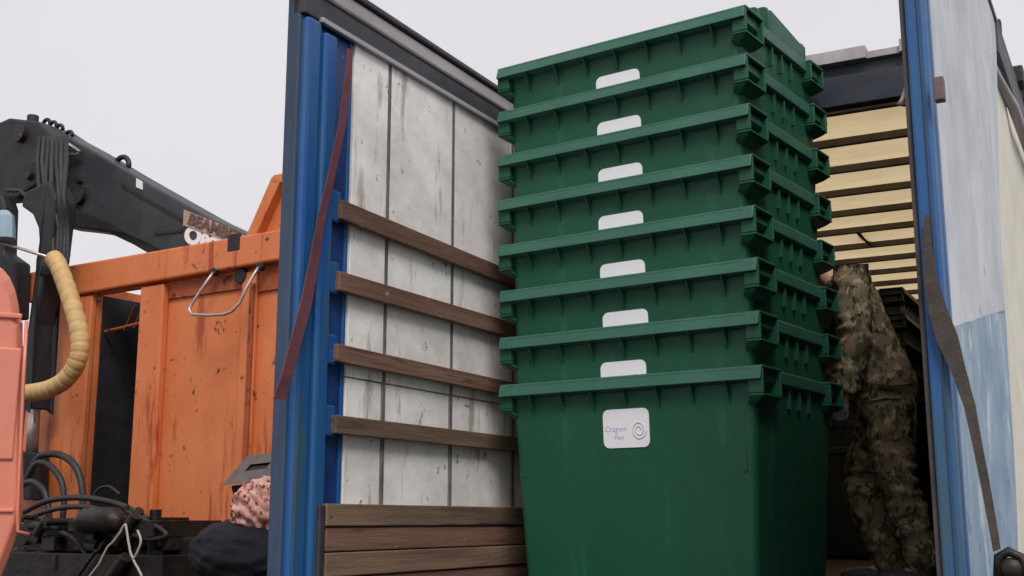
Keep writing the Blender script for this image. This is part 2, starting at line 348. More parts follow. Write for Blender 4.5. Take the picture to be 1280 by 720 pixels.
# right side: skin outside, lining inside
def wallsheet(name, m, y0, y1, z0, z1, x, seed, amp=.012, bz=None, by=None):
    mb = MB(); a, c = max(2, int((y1 - y0) / .06)), max(2, int((z1 - z0) / .08)); v = []
    for j in range(c + 1):
        for i in range(a + 1):
            z = z0 + (z1 - z0) * j / c; yy0 = by(z) if by and by0 else y0; yy1 = by(z) if by and not by0 else y1
            y = yy0 + (yy1 - yy0) * i / a
            if bz: z = bz(y, j / c)
            v.append((x + amp * noise.noise((y * 2.2, z * .9, seed)), y, z))
    mb.add(v, [(j * (a + 1) + i, j * (a + 1) + i + 1, (j + 1) * (a + 1) + i + 1, (j + 1) * (a + 1) + i) for j in range(c) for i in range(a)])
    return part(mb, name, m, bevel=0, smooth=True, solid=.004)
edge = lambda z: -.06 - (3.9 - z) * .36
seam = lambda y: 2.22 + (y + 1.8) * .19
by0 = False
wallsheet('side_curtain', M_TARPW, -2.285, -.1, 2.3, 3.90, .012, 2, bz=lambda y, t: seam(y) + (3.90 - seam(y)) * t, by=edge)
wallsheet('side_curtain', M_TARPB, -2.285, -.1, 1.15, 2.4, .016, 5, bz=lambda y, t: 1.15 + (seam(y) + .004 - 1.15) * t, by=edge)
by0 = True
wallsheet('side_curtain', M_TARPC, -.17, 8.4, FL - .1, 3.86, .004, 9, by=lambda z: edge(z) - .012)
by0 = False
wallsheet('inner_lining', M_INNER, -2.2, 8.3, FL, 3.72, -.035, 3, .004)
part(MB().box(-.05, .03, -2.1, 8.4, 3.895, 3.93), 'side_rail_cap', M_DARK, bevel=.006)
part(MB().tube([(-.02, -.35, 3.66), (.0, -.1, 3.64), (.04, .3, 3.60), (.05, 1.0, 3.56), (.045, 3, 3.55), (.04, 8.3, 3.55)], .026, 14), 'curtain_tube', M_ALU, bevel=0, smooth=True)
part(MB().box(-.04, .03, -.1, 8.4, 3.74, 3.893), 'side_rail', M_DARK, bevel=.006)
# folded roof tarp, props heaped on the right rail
ft = MB()
for k in range(5):
    y = .25 + k * .23
    ft.tube([(-.05, y, 3.93), (-.04, y + .02, 3.99), (-.07, y + .05, 4.06 - .01 * k), (-.12, y + .04, 4.05), (-.16, y + .04, 4.0)], .045, 10, sx=.6)
ft.build('folded_roof_tarp', mat('soiled_tarp', (.42, .38, .34), .8, c2=(.25, .21, .18), sc=8, bump=.4), tr, smooth=True)
for bb in ((-.10, .06, .9, 1.05, 3.93, 4.03), (-.08, .07, 1.2, 1.3, 3.93, 4.05), (-.12, .03, .12, .17, 3.93, 4.0)): part(MB().box(*bb), 'roof_bracket', M_GREASE, bevel=.01)
# rear right post
pr = MB().box(-.030, .024, -2.40, -2.33, FL - .3, 4.0).box(.0, .026, -2.33, -2.28, FL - .3, 4.0)
post = part(pr, 'corner_post', M_BLUE, bevel=.008)
part(MB().box(.004, .009, -2.406, -2.399, FL - .3, 4.0), 'post_ridge', M_DBLUE, bevel=.002)
part(MB().box(-.048, -.032, -2.38, -2.28, FL - .3, 4.0), 'rubber_seal', mat('grey_rubber', (.10, .085, .085), .7, c2=(.06, .05, .055), sc=7, bump=.3), bevel=.006)
q = T.p(1166, 97, 1, -2.43); q2 = T.p(1181, 124, 1, -2.43)
part(MB().box(q[0] + .0, q2[0], -2.435, -2.40, q2[2], q[2]), 'hinge_plate', mat('rusty_plate', (.16, .11, .10), .6, c2=(.1, .07, .07), sc=20), bevel=.003)
q = T.p(1140, 95, 1, -2.3)
part(MB().tube([(q[0] + .04, -2.3, q[2] + .04), (q[0] - .005, -2.25, q[2] + .01), (q[0] - .03, -2.2, q[2] - .0), (q[0] - .045, -2.2, q[2] - .035), (q[0] - .05, -2.2, q[2] - .05)], .012, 8, radii=[.016, .020, .011, .010, .016]), 'latch_hook', M_STEEL, bevel=0, smooth=True)
# brown webbing strap sagging across the post and curtain
sp = [(1158, 270, -.07), (1159, 310, -.075), (1163, 350, -.06), (1172, 390, -.03), (1184, 425, .05), (1198, 465, .07), (1212, 510, .08), (1222, 560, .085), (1232, 610, .085), (1240, 655, .08), (1246, 690, .08)]
wd = [.008, .014, .020, .030, .034, .022, .017, .014, .013, .012, .011]
rings = []
for (px, py, x), hw in zip(sp, wd):
    p = T.p(px, py, 1, -2.43)
    rings.append([(p[0] - hw * .8, p[1], p[2]), (p[0] + hw * .8, p[1] + .01, p[2] + .008), (p[0] + hw * .8, p[1] + .014, p[2] + .008), (p[0] - hw * .8, p[1] + .004, p[2])])
part(MB().loft(rings), 'webbing_strap', M_WEB, bevel=0, smooth=False)
q = T.p(1262, 706, 1, -2.36)
rt = MB().tube([(q[0] - .03, q[1], q[2] - .03), (q[0] - .025, q[1], q[2] + .02), (q[0] + .0, q[1], q[2] + .034), (q[0] + .03, q[1], q[2] + .02), (q[0] + .04, q[1], q[2] - .04)], .013, 10)
rt.ball((q[0] + .005, q[1] + .0, q[2] - .01), .03, (1.1, .7, 1))
part(rt, 'strap_ratchet', M_GREASE, bevel=0, smooth=True)

# ---------------------------------------------------------------- green bins
def rrect(hx, hy, z, r, n=5):
    pts = []
    for cx, cy, a0 in ((hx - r, hy - r, 0), (-hx + r, hy - r, 90), (-hx + r, -hy + r, 180), (hx - r, -hy + r, 270)):
        for k in range(n + 1):
            a = rad(a0 + 90 * k / n); pts.append((cx + r * math.cos(a), cy + r * math.sin(a), z))
    return pts
HZ = 1.0
def hx_at(z): return .595 + (.645 - .595) * z / .94
def hy_at(z): return .412 + (.460 - .412) * z / .94
def make_bin(hinges=False):
    r = empty('waste_bin')
    rings = [rrect(hx_at(0) - .04, hy_at(0) - .04, 0, .05), rrect(hx_at(0), hy_at(0), .035, .04)]
    for z, dy in ((.2, 0), (.4, 0), (.6, 0), (.75, 0), (.842, 0), (.94, 0)): rings.append(rrect(hx_at(z), hy_at(z) + dy, z, .036))
    inn = [rrect(hx_at(z) - .005, hy_at(z) + dy - .005, z + .002, .032) for z, dy in ((.94, 0), (.842, 0), (.6, 0), (.3, 0), (.04, 0))]
    b = MB().loft(rings + inn)
    for i in range(7):                                         # thin triangular gussets under the rim
        x = -.512 + i * .1725
        for s in (-1, 1):
            P = [(x - .0045, s * (hy_at(.946) - .003), .946), (x + .0045, s * (hy_at(.946) - .003), .946), (x + .003, s * (hy_at(.946) + .052), .946), (x - .004, s * (hy_at(.946) + .052), .946),
                 (x - .003, s * (hy_at(.90) + .028), .900), (x + .002, s * (hy_at(.90) + .028), .900), (x - .001, s * (hy_at(.838) - .001), .838), (x + .001, s * (hy_at(.838) - .001), .838)]
            b.add(P, [(0, 1, 2, 3), (3, 2, 5, 4), (4, 5, 7, 6), (1, 7, 5, 2), (0, 3, 4, 6)])
    for s in (-1, 1):                                          # shallow ribs on short sides
        for y in (-.10, .02, .14):
            x_ = sorted((s * .638, s * .660)); b.box(x_[0], x_[1], y - .006, y + .006, .84, .945)
    for sx in (-1, 1):                                         # pilasters near the front corners
        for sy in (-1, 1):
            x = sx * .575; yy = sy * hy_at(.8)
            b.hexa([(x - .012, yy - .004, .90), (x + .012, yy - .004, .90), (x + .012, yy + .004 + sy * .005, .90), (x - .012, yy + .004 + sy * .005, .90)],
                   [(x - .012, sy * hy_at(.55) - .004, .55), (x + .012, sy * hy_at(.55) - .004, .55), (x + .012, sy * hy_at(.55) + .004, .55), (x - .012, sy * hy_at(.55) + .004, .55)])
    bo = b.build('body', M_GREEN, r, bevel=.003); 
    # rim: long-side flanges run full width, short-side flanges sit between the corner sockets
    rm = MB()
    outer = [rrect(.645, .5, z, .035) for z in (.942, .995)]
    ring = [rrect(.672, .5, .942, .035), rrect(.672, .5, .992, .035), rrect(.667, .495, 1.0, .035), rrect(.638, .452, 1.0, .05), rrect(.638, .452, .93, .05), rrect(.652, .465, .932, .05), rrect(.660, .485, .935, .04)]
    rm.loft(ring, closed=True)
    for s_ in (-1, 1):
        q_ = lambda x: [(x, s_ * .44, .997), (x, s_ * .495, 1.001), (x, s_ * .514, .940), (x, s_ * .500, .938), (x, s_ * .478, .982), (x, s_ * .44, .986)]
        rm.loft([q_(-.692), q_(.692)])
    rm.build('rim', M_RIM, r, bevel=.004)
    pass
    for sx in (-1, 1):
        for sy in (-1, 1):
            zo, zw = (.868, .832) if sy < 0 else (.886, .852); s = MB(); x0, x1 = .625, .697; ya, yb = ((.285, .492) if sy < 0 else (.315, .492)); t = .012
            def bx(a0, a1, c0, c1, z0, z1):
                xs_ = sorted((sx * a0, sx * a1)); ys_ = sorted((sy * c0, sy * c1)); s.box(xs_[0], xs_[1], ys_[0], ys_[1], z0, z1)
            bx(x0, x1, ya, yb, .988, 1.003); bx(x0, x1, ya, yb, zo, zo + .012)
            bx(x0, x1, ya, ya + t, zo + .012, .988); bx(x0, x1, yb - t, yb, zo + .012, .988); bx(x0, x0 + .01, ya + t, yb - t, zo + .012, .988)
            lo = [(sx * x0, sy * ya, zo - .001), (sx * (x1 - .006), sy * (ya + .004), zo - .001), (sx * (x1 - .006), sy * (yb - .004), zo - .001), (sx * x0, sy * (yb - .004), zo - .001)]
            md = [(sx * .61, sy * (ya + .015), (zo + zw) / 2), (sx * .668, sy * (ya + .015), (zo + zw) / 2), (sx * .668, sy * (.474), (zo + zw) / 2), (sx * .61, sy * (.474), (zo + zw) / 2)]
            up = [(sx * .61, sy * (ya + .04), zw), (sx * .638, sy * (ya + .04), zw), (sx * .638, sy * (.45), zw), (sx * .61, sy * (.45), zw)]
            s.loft([lo, md, up])
            s.build('lifting_socket', M_GREEN, r, bevel=.005)
    # sticker
    z0, z1, x0, x1 = .672, .850, -.125, .118
    c = .030; pts = []
    for cx, cz, a0 in ((x1 - c, z1 - c, 0), (x0 + c, z1 - c, 90), (x0 + c, z0 + c, 180), (x1 - c, z0 + c, 270)):
        for k in range(6):
            a = rad(a0 + 18 * k); pts.append((cx + c * math.cos(a), cz + c * math.sin(a)))
    st = MB(); n = len(pts)
    fr = [(x, -hy_at(z) - .0035, z) for x, z in pts]; bk = [(x, -hy_at(z) - .0005, z) for x, z in pts]
    st.add(fr + bk, [tuple(range(n)), tuple(range(n, 2 * n))[::-1]] + [(i, (i + 1) % n, n + (i + 1) % n, n + i) for i in range(n)])
    sto = st.build('sticker', M_STICK, r)
    tilt = math.atan(.048 / .94)
    def text(s, size, x, z, m, name, par, sh=0.):
        cu = bpy.data.curves.new(name, 'FONT'); cu.body = s; cu.size = size; cu.extrude = .0004; cu.shear = sh
        o = bpy.data.objects.new(name, cu); COL.objects.link(o)
        dg = bpy.context.evaluated_depsgraph_get(); me = bpy.data.meshes.new_from_object(o.evaluated_get(dg))
        bpy.data.objects.remove(o); me.materials.clear(); me.materials.append(m)
        o = bpy.data.objects.new(name, me); COL.objects.link(o); o.parent = par
        o.location = (x, -hy_at(z) - .0036, z); o.rotation_euler = (math.pi / 2 + tilt, 0, 0); return o
    text('Cragwn', .037, -.118, .747, M_INK, 'lettering', sto, .15)
    text('Plast', .028, -.068, .711, M_INK, 'lettering', sto, .15)
    lg = MB(); P = []
    for k in range(60):
        a = k * .21; rr = .010 + .0024 * a * .95
        P.append((.066 + rr * math.cos(a), 0, .752 + rr * 1.15 * math.sin(a)))
    lg.tube([(p[0], -hy_at(p[2]) - .0042, p[2]) for p in P], .0028, 6, sx=1)
    lg.build('spiral_emblem', M_LOGO, sto)
    return r
TPL = make_bin()
names = ['lowest green bin of the tall stack, showing its whole front and full white sticker', 'second green bin from the bottom of the nested stack', 'third green bin from the bottom of the nested stack',
         'fourth green bin from the bottom of the nested stack', 'fourth green bin from the top of the nested stack', 'third green bin from the top of the nested stack',
         'second green bin from the top of the nested stack', 'topmost green bin of the tall stack, with hinge brackets rising against the sky']
GRP = 'green bins nested in the tall stack'
random.seed(3)
for k in range(8):
    o = TPL if k == 0 else copy_tree(TPL)
    c = B.w((-.685, .5, 0)); j = .003
    dxy = (random.uniform(-j, j), random.uniform(-j, j))
    o.location = (c.x + dxy[0] - .0022 * k, c.y + dxy[1], 1.255 + .2365 * k); o.rotation_euler = (0, 0, -rad(B.az) + rad(random.uniform(-.25, .25)))
    tag(o, names[k], 'bin', GRP)
    if k:
        for c in children(o):
            if c.name.startswith('sticker'): c.location = (random.uniform(-.008, .008), .0007, -.013)
    TOP = o
hb = MB()
for (y0, y1, hgt, xb) in ((-.275, -.25, .085, .57), (-.145, -.12, .135, .565), (.30, .325, .10, .57)):
    hb = MB().prism([(xb, .99), (.668, .99), (.668, 1.0 + hgt * .72), (.655, 1.0 + hgt * .95), (.635, 1.0 + hgt), (xb, 1.0 + hgt)], 1, y0, y1)
    if hgt > .13:
        hb.hexa([(.64, -.12, .99), (.668, -.12, .99), (.668, -.12, 1.12), (.64, -.12, 1.12)], [(.64, .30, .99), (.668, .30, .99), (.668, .30, 1.07), (.64, .30, 1.07)])
        hb.box(.565, .585, -.25, -.145, .99, 1.07)
    hb.build('hinge_bracket', M_GREEN, TOP, bevel=.005)
# load deep inside: green bins recoloured near black to stand for interior shade
M_GREEN_SHADE = mat('shade_darkened_green_plastic', (.004, .011, .011), .5)
DK = {}
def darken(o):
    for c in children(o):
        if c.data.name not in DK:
            me = c.data.copy(); me.materials.clear(); me.materials.append(M_GREEN_SHADE); DK[c.data.name] = me; DK[me.name] = me
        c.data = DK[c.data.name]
random.seed(5)
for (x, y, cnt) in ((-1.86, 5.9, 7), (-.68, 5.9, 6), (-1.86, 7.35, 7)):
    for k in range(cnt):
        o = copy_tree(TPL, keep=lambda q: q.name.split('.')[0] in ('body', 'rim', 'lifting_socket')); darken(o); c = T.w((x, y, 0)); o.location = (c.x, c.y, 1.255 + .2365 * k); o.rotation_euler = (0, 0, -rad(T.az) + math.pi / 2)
        tag(o, 'nested bin with interior shade put into its dark colour, deep inside the trailer', 'bin', 'bins darkened for shade, stacked deep inside the trailer')

# ---------------------------------------------------------------- orange lorry
lo = empty('orange_lorry', (V.o[0], V.o[1], 0), -rad(V.az), label='orange lorry with open-topped steel body and dark loader crane, left of the trailer', cat='lorry')
def lp(mb, name, m, bevel=.006, par=None, **k): return mb.build(name, m, par or lo, bevel=bevel, **k)
XL, XR, ZB, ZR = -2.74, 1.35, 1.45, 3.53
# side skin with a doorway between x -1.95 and -1.42
bd = MB()
bd.box(-1.42, XR, .06, .10, ZB, ZR - .02)
bd.box(XL, -1.97, .03, .10, ZB, ZR - .2)
bd.box(-1.97, -1.42, .05, .10, 3.30, ZR - .02)
bd.box(XL, XR, 2.34, 2.40, ZB, ZR - .02).box(XR - .06, XR, .1, 2.34, ZB, ZR).box(XL, XL + .05, .1, 2.34, ZB, ZR)
bd.box(XL, XR, .1, 2.34, ZB, ZB + .08)
lp(bd, 'cargo_body', M_ORANGE)
# top rail slightly falling to the cab, bulging folded plate
rl = MB().hexa([(XL, -.03, 3.30), (XL, .10, 3.30), (XL, .10, 3.55), (XL, -.03, 3.55)], [(XR, -.03, 3.335), (XR, .10, 3.335), (XR, .10, 3.53), (XR, -.03, 3.53)])
lp(rl, 'top_rail', M_ORANGE, bevel=.015)
for x0, x1, y0 in ((-2.20, -1.97, -.005), (-1.42, -1.17, -.005), (-.40, -.26, .02)):
    lp(MB().box(x0, x1, y0, .058, ZB, 3.29), 'side_post', M_ORANGE, bevel=.012)
lp(MB().box(-1.165, -.40, .04, .058, 3.18, 3.29).box(-.255, 1.3, .04, .058, 3.14, 3.30).box(-.30, -.26, .0, .018, ZB, 3.2), 'ledge_shade_strip', M_ORANGD, bevel=.004)  # darker orange strips paint in shade below the rail and along the post
lp(MB().box(-1.97, -1.42, .5, .55, ZB, 3.3).box(-1.42, -1.40, .1, .5, ZB, 3.3).box(-1.99, -1.97, .1, .55, ZB, 3.3), 'doorway_lining', M_CRANED)
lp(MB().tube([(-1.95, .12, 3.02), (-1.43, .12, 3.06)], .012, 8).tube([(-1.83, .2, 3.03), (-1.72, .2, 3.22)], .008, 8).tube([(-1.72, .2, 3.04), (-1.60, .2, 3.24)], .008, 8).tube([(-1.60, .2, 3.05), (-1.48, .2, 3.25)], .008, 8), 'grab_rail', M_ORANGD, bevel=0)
lp(MB().box(-1.64, -1.46, .2, .4, 1.7, 2.72).box(-1.61, -1.48, .22, .38, 2.72, 2.84), 'oil_canister', M_GBOX, bevel=.012)
# raised plate at right
rp_ = MB()
A = [(-.34, 3.53), (-.10, 3.93), (.9, 3.93), (.9, 3.53)]
rp_.hexa([(-.34, -.02, 3.53), (-.24, -.02, 3.53), (-.24, .10, 3.53), (-.34, .10, 3.53)], [(-.11, -.02, 3.93), (-.03, -.02, 3.88), (-.03, .10, 3.88), (-.11, .10, 3.93)])
rp_.box(-.10, .9, -.02, .10, 3.87, 3.935); rp_.prism([(-.24, 3.53), (-.04, 3.88), (.9, 3.88), (.9, 3.53)], 1, .05, .09)
lp(rp_, 'raised_side_plate', M_ORANGE, bevel=.006)
lp(MB().box(-.50, -.38, -.034, -.02, 3.44, 3.56), 'catch_plate', M_CRANED, bevel=.004)
# loop handle
hp = [V.p(x, y, 1, yy) for x, y, yy in [(267, 340, -.03), (262, 347, -.06), (250, 364, -.1), (240, 380, -.13), (236, 387, -.14), (240, 393, -.145), (260, 394, -.145), (280, 393, -.145), (290, 389, -.14), (300, 378, -.13), (308, 360, -.1), (318, 342, -.06), (324, 333, -.03)]]
lp(MB().tube(hp, .011, 10), 'loop_handle', M_STEEL, bevel=0, smooth=True)
for px, py, rr in ((267, 340, .03), (325, 333, .03), (301, 345, .055)):
    q = V.p(px, py, 1, -.03 if rr < .04 else .02); lp(MB().tube([(q[0], q[1] + .03, q[2]), (q[0], q[1] - .012, q[2])], rr, 16), 'handle_socket', M_CRANED, bevel=.008, smooth=False)
# chassis and wheels
lp(MB().box(-3.5, -2.76, .16, .30, 1.2, 3.0), 'headboard', M_CRANED)
lp(MB().box(-3.4, 1.4, .7, .85, .85, 1.1).box(-3.4, 1.4, 1.55, 1.7, .85, 1.1).box(-2.7, 1.4, .05, 2.35, 1.28, 1.44), 'chassis', M_DARK)
def lwheel(x, y):
    t = wheel(lo, (0, 0, 0)); t.location = (x, y, .5); t.rotation_euler = (0, 0, math.pi / 2)
for x in (-1.2, .2):
    for y in (.2, 2.2): lwheel(x, y)
lp(MB().box(-1.15, 1.3, -.62, -.05, 1.2, 1.50).box(-1.9, -1.1, -.60, -.05, 1.18, 1.46), 'side_locker', M_GREASE, bevel=.02)
# salmon cab of the neighbouring vehicle
ka = rad(-22.9); K = Frame((5.6 * math.sin(ka), 5.6 * math.cos(ka)), -29)
kb = empty('vehicle_cab', (K.o[0], K.o[1], 0), -rad(K.az), label='glossy salmon pink vehicle cab at the left edge, in front of the black crane column', cat='vehicle')
def kz(px, py): q = K.p(px, py, 1, 0); return (q[0], q[2])
prof = [kz(-12, 325), kz(5, 334), kz(14, 345), kz(21, 362), kz(25, 380), kz(27, 396), kz(30, 402), kz(30, 520), kz(31, 634), kz(26, 662), kz(12, 700), kz(-8, 750), (-.42, .8), (-1.9, .8), (-1.9, kz(-12, 325)[1] + .06)]
cz = 2.2
def ins(P, d_): return [(x + (-d_ if x > -1 else d_), z + (-d_ if z > cz else d_)) for x, z in P]
cm = MB().loft([[(x, .035, z) for x, z in prof] if k == 1 else [(x, yv, z) for x, z in ins(prof, dd_)] for k, (yv, dd_) in enumerate([(0, .03), (.035, 0), (1.95, 0), (2.0, .04)])])
cab = cm.build('cab_shell', M_PINK, kb, bevel=.008)
q0, q1 = kz(-20, 399), kz(29, 396)
MB().box(-1.8, q1[0] - .005, -.014, .004, q1[1] - .012, q1[1] + .012).build('roof_gutter', M_PINK, kb, bevel=.006)
q2 = kz(20, 634)
MB().box(-1.8, q2[0] - .01, -.012, .004, q2[1] - .022, q2[1] - .006).build('body_crease', M_PINK, kb, bevel=.005)
MB().tube([(q2[0] - .018, -.012, q1[1] - .02), (q2[0] - .012, -.014, 2.2), (q2[0] + .005, -.014, q2[1] - .0), (q2[0] + .01, -.014, q2[1] - .10), (q2[0] + .06, -.012, q2[1] - .115)], .008, 8).build('edge_bead', M_PINK, kb, smooth=True)
qa, qb = kz(-60, 430), kz(16, 575)
MB().box(qa[0] - .6, qb[0], -.012, .004, qb[1], qa[1]).build('door_panel', M_PINK, kb, bevel=.01)
tw = wheel(kb, (0, 0, 0)); tw.location = (-.95, .25, .48); tw.rotation_euler = (0, 0, math.pi / 2)

# crane: column in front of the body end, boom laid back over the body
col_ = MB()
def vq(pts, y0, y1): return [(V.p(x, y, 1, y0)[0], V.p(x, y, 1, y0)[2]) for x, y in pts]
cpoly = vq([(36, 512), (44, 322), (49, 312), (47, 285), (40, 268), (26, 258), (30, 240), (60, 225)], -.28, 0) + vq([(97, 255), (88, 330), (76, 380), (64, 430), (61, 512)], -.08, 0)
col_.prism(cpoly, 1, -.28, -.08)
crn = lp(col_, 'crane_column', M_CRANED, bevel=.02)
lp(MB().prism(vq([(-12, 330), (-8, 248), (14, 246), (19, 262), (17, 318), (34, 330), (32, 400), (-10, 400)], -.1, 0), 1, -.2, -.06), 'crane_bracket', M_CRANED, par=crn, bevel=.02)
q0, q1 = V.p(43, 512, 1, -.1), V.p(40, 565, 1, -.1)
lp(MB().tube([q0, q1], .045, 14), 'cylinder_rod', M_STEEL, bevel=0, par=crn, smooth=True)
lp(MB().tube([q1, (q1[0] - .03, q1[1], q1[2] - .35)], .13, 14, radii=[.12, .16]), 'slew_base', M_CRANED, bevel=.01, par=crn)
bp = vq([(-30, 160), (0, 154), (14, 149), (40, 150), (66, 158), (84, 170), (110, 184), (160, 214), (230, 254), (262, 272), (300, 290), (335, 305)], .16, 0) + vq([(335, 345), (235, 337), (190, 311), (160, 297), (128, 292), (100, 289), (92, 275), (60, 232), (38, 222), (0, 232), (-30, 240)], .36, 0)
boom = lp(MB().prism(bp, 1, .16, .38), 'crane_boom', M_CRANE, bevel=.018)
# dark underside belly and upper knuckle plates
lp(MB().prism(vq([(92, 255), (96, 284), (130, 287), (160, 293), (190, 306), (225, 326), (220, 320), (170, 294), (140, 278), (100, 262)], .15, 0), 1, .12, .158), 'boom_belly', M_CRANED, par=boom, bevel=.006)
kn = MB().prism(vq([(-30, 165), (2, 158), (20, 150), (55, 154), (75, 172), (70, 205), (60, 228), (30, 250), (-30, 255)], .05, 0), 1, -.02, .155)
lp(kn, 'knuckle_plate', M_CRANED, par=boom, bevel=.02)
for px, py, r, yy in ((27, 168, .07, -.03), (48, 198, .06, -.03), (38, 220, .035, -.03), (100, 245, .075, .15), (100, 226, .03, .15)):
    p = V.p(px, py, 1, yy); lp(MB().tube([(p[0], yy + .02, p[2]), (p[0], yy - .035, p[2])], r, 18), 'pivot_pin', M_GREASE, par=boom, bevel=.006)
p = V.p(152, 206, 1, .3); lp(MB().tube([(p[0] + .09 * math.cos(a), .3, p[2] - .02 + .085 * math.sin(a)) for a in [math.pi * k / 8 - .3 for k in range(9)]], .022, 8), 'lifting_eye', M_CRANED, par=boom, bevel=0, smooth=True)
for px, py in ((58, 155), (66, 158), (74, 162), (86, 170)):
    p = V.p(px, py, 1, .2); lp(MB().tube([(p[0] + .05 * math.cos(a), .2, p[2] - .01 + .05 * math.sin(a)) for a in [math.pi * k / 6 for k in range(7)]], .016, 8), 'hose_fitting', M_CRANED, par=boom, bevel=0, smooth=True)
p = V.p(41, 150, 1, .1); lp(MB().tube([(p[0], .1, p[2] - .05), (p[0], .1, p[2] + .04)], .05, 10), 'grease_cap', M_CRANED, par=boom, bevel=.01)
q = [V.p(x, y, 1, .10) for x, y in [(48, 168), (60, 168), (75, 172), (100, 190), (82, 194)]]
lp(MB().tube(q, .014, 8), 'guard_bar', M_STEEL, par=boom, bevel=0, smooth=True)
lp(MB().prism(vq([(171, 223), (178, 227), (178, 237), (171, 234)], .155, 0), 1, .148, .159), 'white_mark', M_LETW, par=boom, bevel=0)
sb = MB()
for a, c_ in (((152, 231), (228, 275)), ((193, 292), (228, 288))):
    pa, pc = V.p(*a, 1, .155), V.p(*c_, 1, .155); sb.hexa([(pa[0], .15, pa[2] - .012), (pa[0], .159, pa[2] - .012), (pa[0], .159, pa[2] + .012), (pa[0], .15, pa[2] + .012)], [(pc[0], .15, pc[2] - .012), (pc[0], .159, pc[2] - .012), (pc[0], .159, pc[2] + .012), (pc[0], .15, pc[2] + .012)])
lp(sb, 'weld_seam', M_CRANED, par=boom, bevel=0)
pp = vq([(230, 262), (300, 290), (312, 302), (296, 306), (229, 282)], .15, 0)
plate = lp(MB().prism(pp, 1, .146, .158), 'sign_plate', M_PLATE, par=boom, bevel=.002)
def vtext(s, size, px0, py0, px1, py1, m, y, par, name='lettering'):
    a, c_ = V.p(px0, py0, 1, y), V.p(px1, py1, 1, y)
    cu = bpy.data.curves.new(name, 'FONT'); cu.body = s; cu.size = 1; cu.extrude = .01; cu.offset = .03 if size < .15 else .055
    o = bpy.data.objects.new(name, cu); COL.objects.link(o); dg = bpy.context.evaluated_depsgraph_get()
    me = bpy.data.meshes.new_from_object(o.evaluated_get(dg)); bpy.data.objects.remove(o); me.materials.clear(); me.materials.append(m)
    wx = max(v.co.x for v in me.vertices); L = math.hypot(c_[0] - a[0], c_[2] - a[2])
    o = bpy.data.objects.new(name, me); COL.objects.link(o); o.parent = par; k = L / wx
    o.scale = (k, size, .5); o.location = (a[0], y, a[2]); o.rotation_euler = (math.pi / 2, -math.atan2(c_[2] - a[2], c_[0] - a[0]), 0)
    return o
vtext('BEAMBER', .115, 234, 279, 302, 305, M_LETT, .144, plate)
vtext('OMT', .17, 229, 300, 283, 322, M_LETW, .155, boom)
# hydraulic lines from the knuckle down the column
random.seed(12)
for i in range(7):
    x0, x1 = 50 + i * 5.5, 58 + i * 4.5
    pts = [V.p(x0, 172, 1, -.04), V.p(x0 - 3 + i * .5, 200, 1, -.12), V.p(x0 + random.uniform(-5, 5), 245, 1, -.2 - .02 * i), V.p(x1 + random.uniform(-4, 4), 285, 1, -.24), V.p(x1, 318, 1, -.26), V.p(x1 - 6, 345, 1, -.28)]
    lp(MB().tube([Vector(a).lerp(Vector(b_), t) for a, b_ in zip(pts, pts[1:]) for t in (0, .5)] + [pts[-1]], .019, 8), 'hydraulic_line', M_BLACK if i % 2 else M_CRANED, bevel=0, smooth=True)
pts = [V.p(x, y, 1, -.15) for x, y in [(10, 238), (25, 238), (40, 252), (50, 272), (56, 300), (60, 322)]]
lp(MB().tube(pts, .018, 8), 'hydraulic_line', M_BLACK, bevel=0, smooth=True)
lp(MB().tube([V.p(-15, 298, 1, -.4), V.p(20, 309, 1, -.36), V.p(62, 322, 1, -.34)], .012, 8), 'support_rod', M_STEEL, bevel=0, smooth=True)
p = V.p(3, 284, 1, -.42)
lp(MB().loft([[(p[0] + r * math.cos(a), p[1] + r * .6 * math.sin(a), p[2] + h) for a in [math.pi * 2 * k / 12 for k in range(12)]] for r, h in ((.05, .13), (.11, .08), (.13, -.02), (.14, -.10))]), 'work_lamp', mat('pale_blue_glass', (.25, .36, .42), .2), bevel=.004)
# ribbed cream duct hose
hp = [(66, 322), (72, 330), (80, 350), (90, 380), (98, 410), (100, 437), (94, 458), (80, 476), (62, 486), (45, 490), (25, 492), (5, 492)]
H = [Vector(V.p(x, y, 1, -.52 - .0 * i)) for i, (x, y) in enumerate(hp)]
def spline(P, k=10):
    o = []
    for i in range(len(P) - 1):
        a, b_, c_, d_ = P[max(i - 1, 0)], P[i], P[i + 1], P[min(i + 2, len(P) - 1)]
        for j in range(k):
            t = j / k; o.append(.5 * ((2 * b_) + (-a + c_) * t + (2 * a - 5 * b_ + 4 * c_ - d_) * t * t + (-a + 3 * b_ - 3 * c_ + d_) * t ** 3))
    o.append(P[-1]); return o
HS = spline(H, 14)
hose = lp(MB().tube(HS, .072, 18, radii=[.064 if i % 6 else .058 for i in range(len(HS))]), 'ribbed_hose', M_HOSE, bevel=0, smooth=True)
gr = MB()
for i in range(3, len(HS) - 1, 6):
    t = (HS[i + 1] - HS[i - 1]).normalized(); gr.tube([HS[i] - t * .004, HS[i] + t * .004], .0635, 18)
lp(gr, 'hose_winding', M_HOSED, bevel=0, par=hose)
